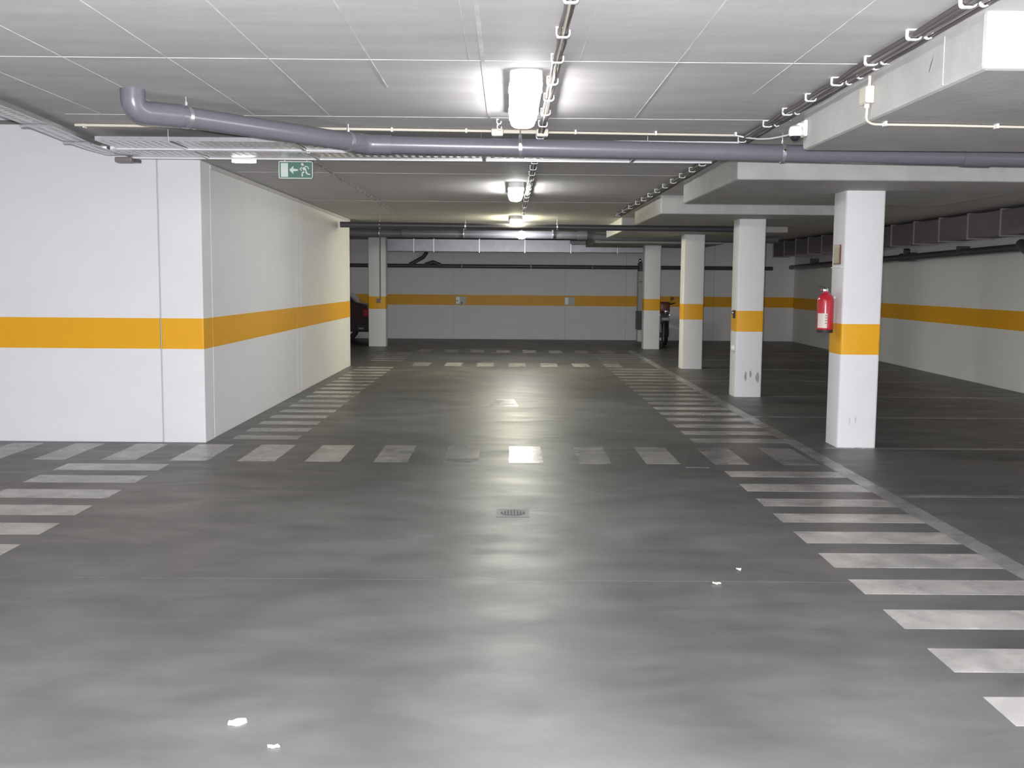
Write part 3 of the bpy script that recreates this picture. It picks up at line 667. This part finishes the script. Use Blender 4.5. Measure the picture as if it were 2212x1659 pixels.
obj('seam', box(B(), 3.36, 3.70, 26.746, 26.752, 1.52, 1.535), M['cabdark'], cb)
obj('steel_cap', lathe(B(), (3.40, 26.85, 2.02), [(0.03, 0), (0.045, 0.04), (0.04, 0.08), (0.015, 0.11)], 'z', 12), M['chrome'], cb, smooth=True)

def car():
    r = thing('car', 'dark maroon car parked in the shade between the white wall end and left pillar', 'car', (-5.4, 25.4, 0))
    Y0, Y1 = 24.55, 26.2
    prof = [(-7.45, 0.28), (-7.5, 0.62), (-7.35, 0.82), (-6.5, 0.92), (-5.9, 1.30), (-5.2, 1.40), (-4.4, 1.38), (-3.85, 1.20), (-3.62, 0.98), (-3.30, 0.92), (-3.22, 0.62), (-3.25, 0.30)]
    b = B(); n_ = 5; rings = []
    for k, (ins, yy_) in enumerate(((0.10, Y0+0.0), (0.0, Y0+0.08), (0.0, Y1-0.08), (0.10, Y1))):
        ring = []
        for (px, pz) in prof:
            tum = max(0, pz-0.9)*0.35
            yv = yy_+(tum if yy_ < 25.3 else -tum)
            ring.append(b.verts.new((px+(5.35+px)*(-ins*0.15), yv, pz-(ins*0.2 if pz > 0.9 else 0))))
        rings.append(ring)
    for a, c_ in zip(rings, rings[1:]):
        for k in range(len(prof)): b.faces.new((a[k], a[(k+1) % len(prof)], c_[(k+1) % len(prof)], c_[k]))
    b.faces.new(rings[0][::-1]); b.faces.new(rings[-1])
    obj('body', b, M['maroon'], r, smooth=True)
    for wx in (-6.65, -4.05):
        for wy in (Y0-0.005, Y1-0.195):
            wh = obj('wheel', lathe(B(), (wx, wy, 0.31), [(0.2, 0), (0.30, 0.005), (0.31, 0.03), (0.31, 0.17), (0.30, 0.195), (0.2, 0.2)], 'y', 24), M['black'], r, smooth=True)
            obj('hubcap', lathe(B(), (wx, wy-0.006, 0.31), [(0.05, -0.01), (0.19, 0), (0.19, 0.008)], 'y', 16), M['galv'], wh, smooth=True)
    obj('side_window', prism(B(), [(-6.3, 0.96), (-5.85, 1.25), (-5.0, 1.33), (-5.0, 0.96)], Y0+0.09, Y0+0.13, 'xz'), M['glass'], r)
    obj('side_window', prism(B(), [(-4.92, 0.96), (-4.92, 1.33), (-4.4, 1.32), (-3.9, 1.12), (-3.75, 0.96)], Y0+0.09, Y0+0.13, 'xz'), M['glass'], r)
    obj('tail_light', box(B(), -3.42, -3.24, Y0+0.0, Y0+0.2, 0.66, 0.84, bev=0.02), M['red'], r)
    obj('bumper', box(B(), -3.6, -3.2, Y0-0.015, Y1+0.015, 0.30, 0.50, bev=0.03), M['black'], r)
    obj('reflector', box(B(), -3.52, -3.40, Y0-0.02, Y0-0.012, 0.36, 0.40), M['chrome'], r)
    obj('door_handle', box(B(), -5.25, -5.1, Y0-0.012, Y0+0.03, 0.80, 0.83, bev=0.005), M['chrome'], r)
car()

def moto():
    X, Y = 3.79, 25.0
    r = thing('motorcycle', 'parked dark and red-brown motorcycle half hidden behind the farthest right pillar', 'motorcycle', (X, Y+0.6, 0))
    for yy_, nm in ((Y, 'front_wheel'), (Y+1.3, 'rear_wheel')):
        b = B(); R_, rt = 0.27, 0.045
        ringN = 24; secs = []
        for i in range(ringN):
            a = 2*PI*i/ringN
            secs.append([b.verts.new((X+rt*math.cos(q), yy_+(R_+rt*math.sin(q))*math.cos(a), 0.315+(R_+rt*math.sin(q))*math.sin(a))) for q in [2*PI*k/8 for k in range(8)]])
        for i in range(ringN):
            a_, c_ = secs[i], secs[(i+1) % ringN]
            for k in range(8): b.faces.new((a_[k], a_[(k+1) % 8], c_[(k+1) % 8], c_[k]))
        wobj = obj(nm, b, M['black'], r, smooth=True)
        obj('rim', lathe(B(), (X-0.02, yy_, 0.315), [(0.05, 0), (0.235, 0.0), (0.235, 0.04), (0.05, 0.04)], 'x', 20), M['galv'], wobj)
    obj('front_fork', tube(tube(B(), [(X-0.09, Y, 0.315), (X-0.09, Y+0.22, 0.95)], 0.02, 8), [(X+0.09, Y, 0.315), (X+0.09, Y+0.22, 0.95)], 0.02, 8), M['chrome'], r, smooth=True)
    obj('mudguard', box(B(), X-0.07, X+0.10, Y-0.12, Y+0.25, 0.60, 0.68, bev=0.02), M['cabinet'], r, smooth=True)
    obj('headlight', lathe(B(), (X+0.04, Y+0.1, 0.82), [(0.03, -0.05), (0.055, -0.04), (0.06, 0.0), (0.04, 0.06)], 'y', 16), M['chrome'], r, smooth=True)
    obj('fairing', box(B(), X-0.13, X+0.14, Y+0.12, Y+0.3, 0.78, 1.05, bev=0.05, seg=3), M['brown'], r, smooth=True)
    obj('leg_shield', box(B(), X-0.14, X+0.15, Y+0.26, Y+0.36, 0.18, 0.80, bev=0.04, seg=3), M['cabdark'], r, smooth=True)
    obj('fuel_tank', box(B(), X-0.13, X+0.13, Y+0.35, Y+0.75, 0.72, 0.95, bev=0.07, seg=3), M['brown'], r, smooth=True)
    obj('seat', box(B(), X-0.13, X+0.13, Y+0.72, Y+1.35, 0.72, 0.84, bev=0.04, seg=3), M['black'], r, smooth=True)
    obj('engine', box(B(), X-0.14, X+0.14, Y+0.4, Y+0.85, 0.28, 0.70, bev=0.04), M['cabdark'], r)
    obj('handlebar', tube(B(), [(X-0.30, Y+0.32, 1.02), (X-0.1, Y+0.22, 0.98), (X+0.1, Y+0.22, 0.98), (X+0.28, Y+0.32, 1.02)], 0.014, 8), M['black'], r, smooth=True)
    for s_ in (-1, 1):
        mi = obj('mirror', lathe(B(), (X+s_*0.2, Y+0.22, 1.13), [(0.02, 0.015), (0.045, 0.01), (0.045, -0.005)], 'y', 12), M['brown'], r)
        obj('mirror_stem', tube(B(), [(X+s_*0.14, Y+0.24, 0.99), (X+s_*0.2, Y+0.23, 1.12)], 0.006, 6), M['black'], mi)
        obj('turn_signal', lathe(B(), (X+s_*0.12, Y+0.1, 0.735), [(0.012, 0), (0.03, -0.01), (0.02, -0.03)], 'y', 10), M['chrome'], r)
    obj('side_stand', tube(B(), [(X-0.08, Y+0.6, 0.3), (X-0.22, Y+0.65, 0.0)], 0.012, 6), M['black'], r)
moto()

# ================================================================ drain and litter
d = thing('floor_drain', 'round grated drain in a dark square frame, set in the middle of the floor', 'drain', (0.042, 6.65, 0))
dx, dy = 0.044, 6.645
fb = B()
for a in ((dx-0.108, dx+0.108, dy-0.118, dy-0.098), (dx-0.108, dx+0.108, dy+0.098, dy+0.118), (dx-0.108, dx-0.090, dy-0.098, dy+0.098), (dx+0.090, dx+0.108, dy-0.098, dy+0.098)): box(fb, *a, 0.0, 0.003)
obj('frame', fb, M['iron'], d)
obj('plate', box(B(), dx-0.09, dx+0.09, dy-0.098, dy+0.098, 0.0, 0.002), M['iron'], d)
obj('bowl', lathe(B(), (dx, dy, 0.002), [(0.080, 0), (0.080, 0.0012), (0.01, 0.0014)], 'z', 24), M['drain_dark'], d)  # flat dark disc showing between the grate bars
for k in range(-3, 4):
    l_ = math.sqrt(max(0.0, 0.074**2-(k*0.02)**2)); obj('grate_bar', box(B(), dx+k*0.02-0.004, dx+k*0.02+0.004, dy-l_, dy+l_, 0.003, 0.005), M['iron'], d)
def litter(name, label, x, y, L_, W_, ang, seed, m='leaf'):
    rnd = random.Random(seed); b = B(); n_ = 12; top = []; bot = []
    for k in range(n_):
        a = 2*PI*k/n_; u = L_/2*math.cos(a)*(0.8+0.4*rnd.random()); v = W_/2*math.sin(a)*(0.7+0.5*rnd.random())
        px = x+u*math.cos(ang)-v*math.sin(ang); py = y+u*math.sin(ang)+v*math.cos(ang); h = 0.004+0.008*abs(math.cos(a))*rnd.random()
        top.append(b.verts.new((px, py, h+0.0015))); bot.append(b.verts.new((px, py, max(0.0, h-0.004))))
    ct = b.verts.new((x, y, 0.006)); cb_ = b.verts.new((x, y, 0.0))
    for k in range(n_):
        b.faces.new((top[k], top[(k+1) % n_], ct)); b.faces.new((bot[(k+1) % n_], bot[k], cb_)); b.faces.new((bot[k], bot[(k+1) % n_], top[(k+1) % n_], top[k]))
    return tag(obj(name, b, M[m], None, loc=(x, y, 0)), label, 'leaf')
litter('dry_leaf', 'largest pale leaf scrap on the floor, lower left foreground', -0.905, 3.40, 0.062, 0.05, 0.5, 1)
litter('dry_leaf', 'small pale scrap just below and right of the largest leaf', -0.745, 3.215, 0.036, 0.014, 0.1, 2)
litter('dry_leaf', 'tiny pale crumb near the joint line, the upper of two', 1.226, 5.336, 0.026, 0.03, 0.3, 3)
litter('dry_leaf', 'tiny flat crumb on the floor joint line, the lower of two', 1.06, 5.075, 0.040, 0.02, 0.0, 4)
litter('dry_leaf', 'small pale scrap at the bottom edge of the floor, right of centre', 0.63, 3.03, 0.036, 0.012, 0.0, 5)
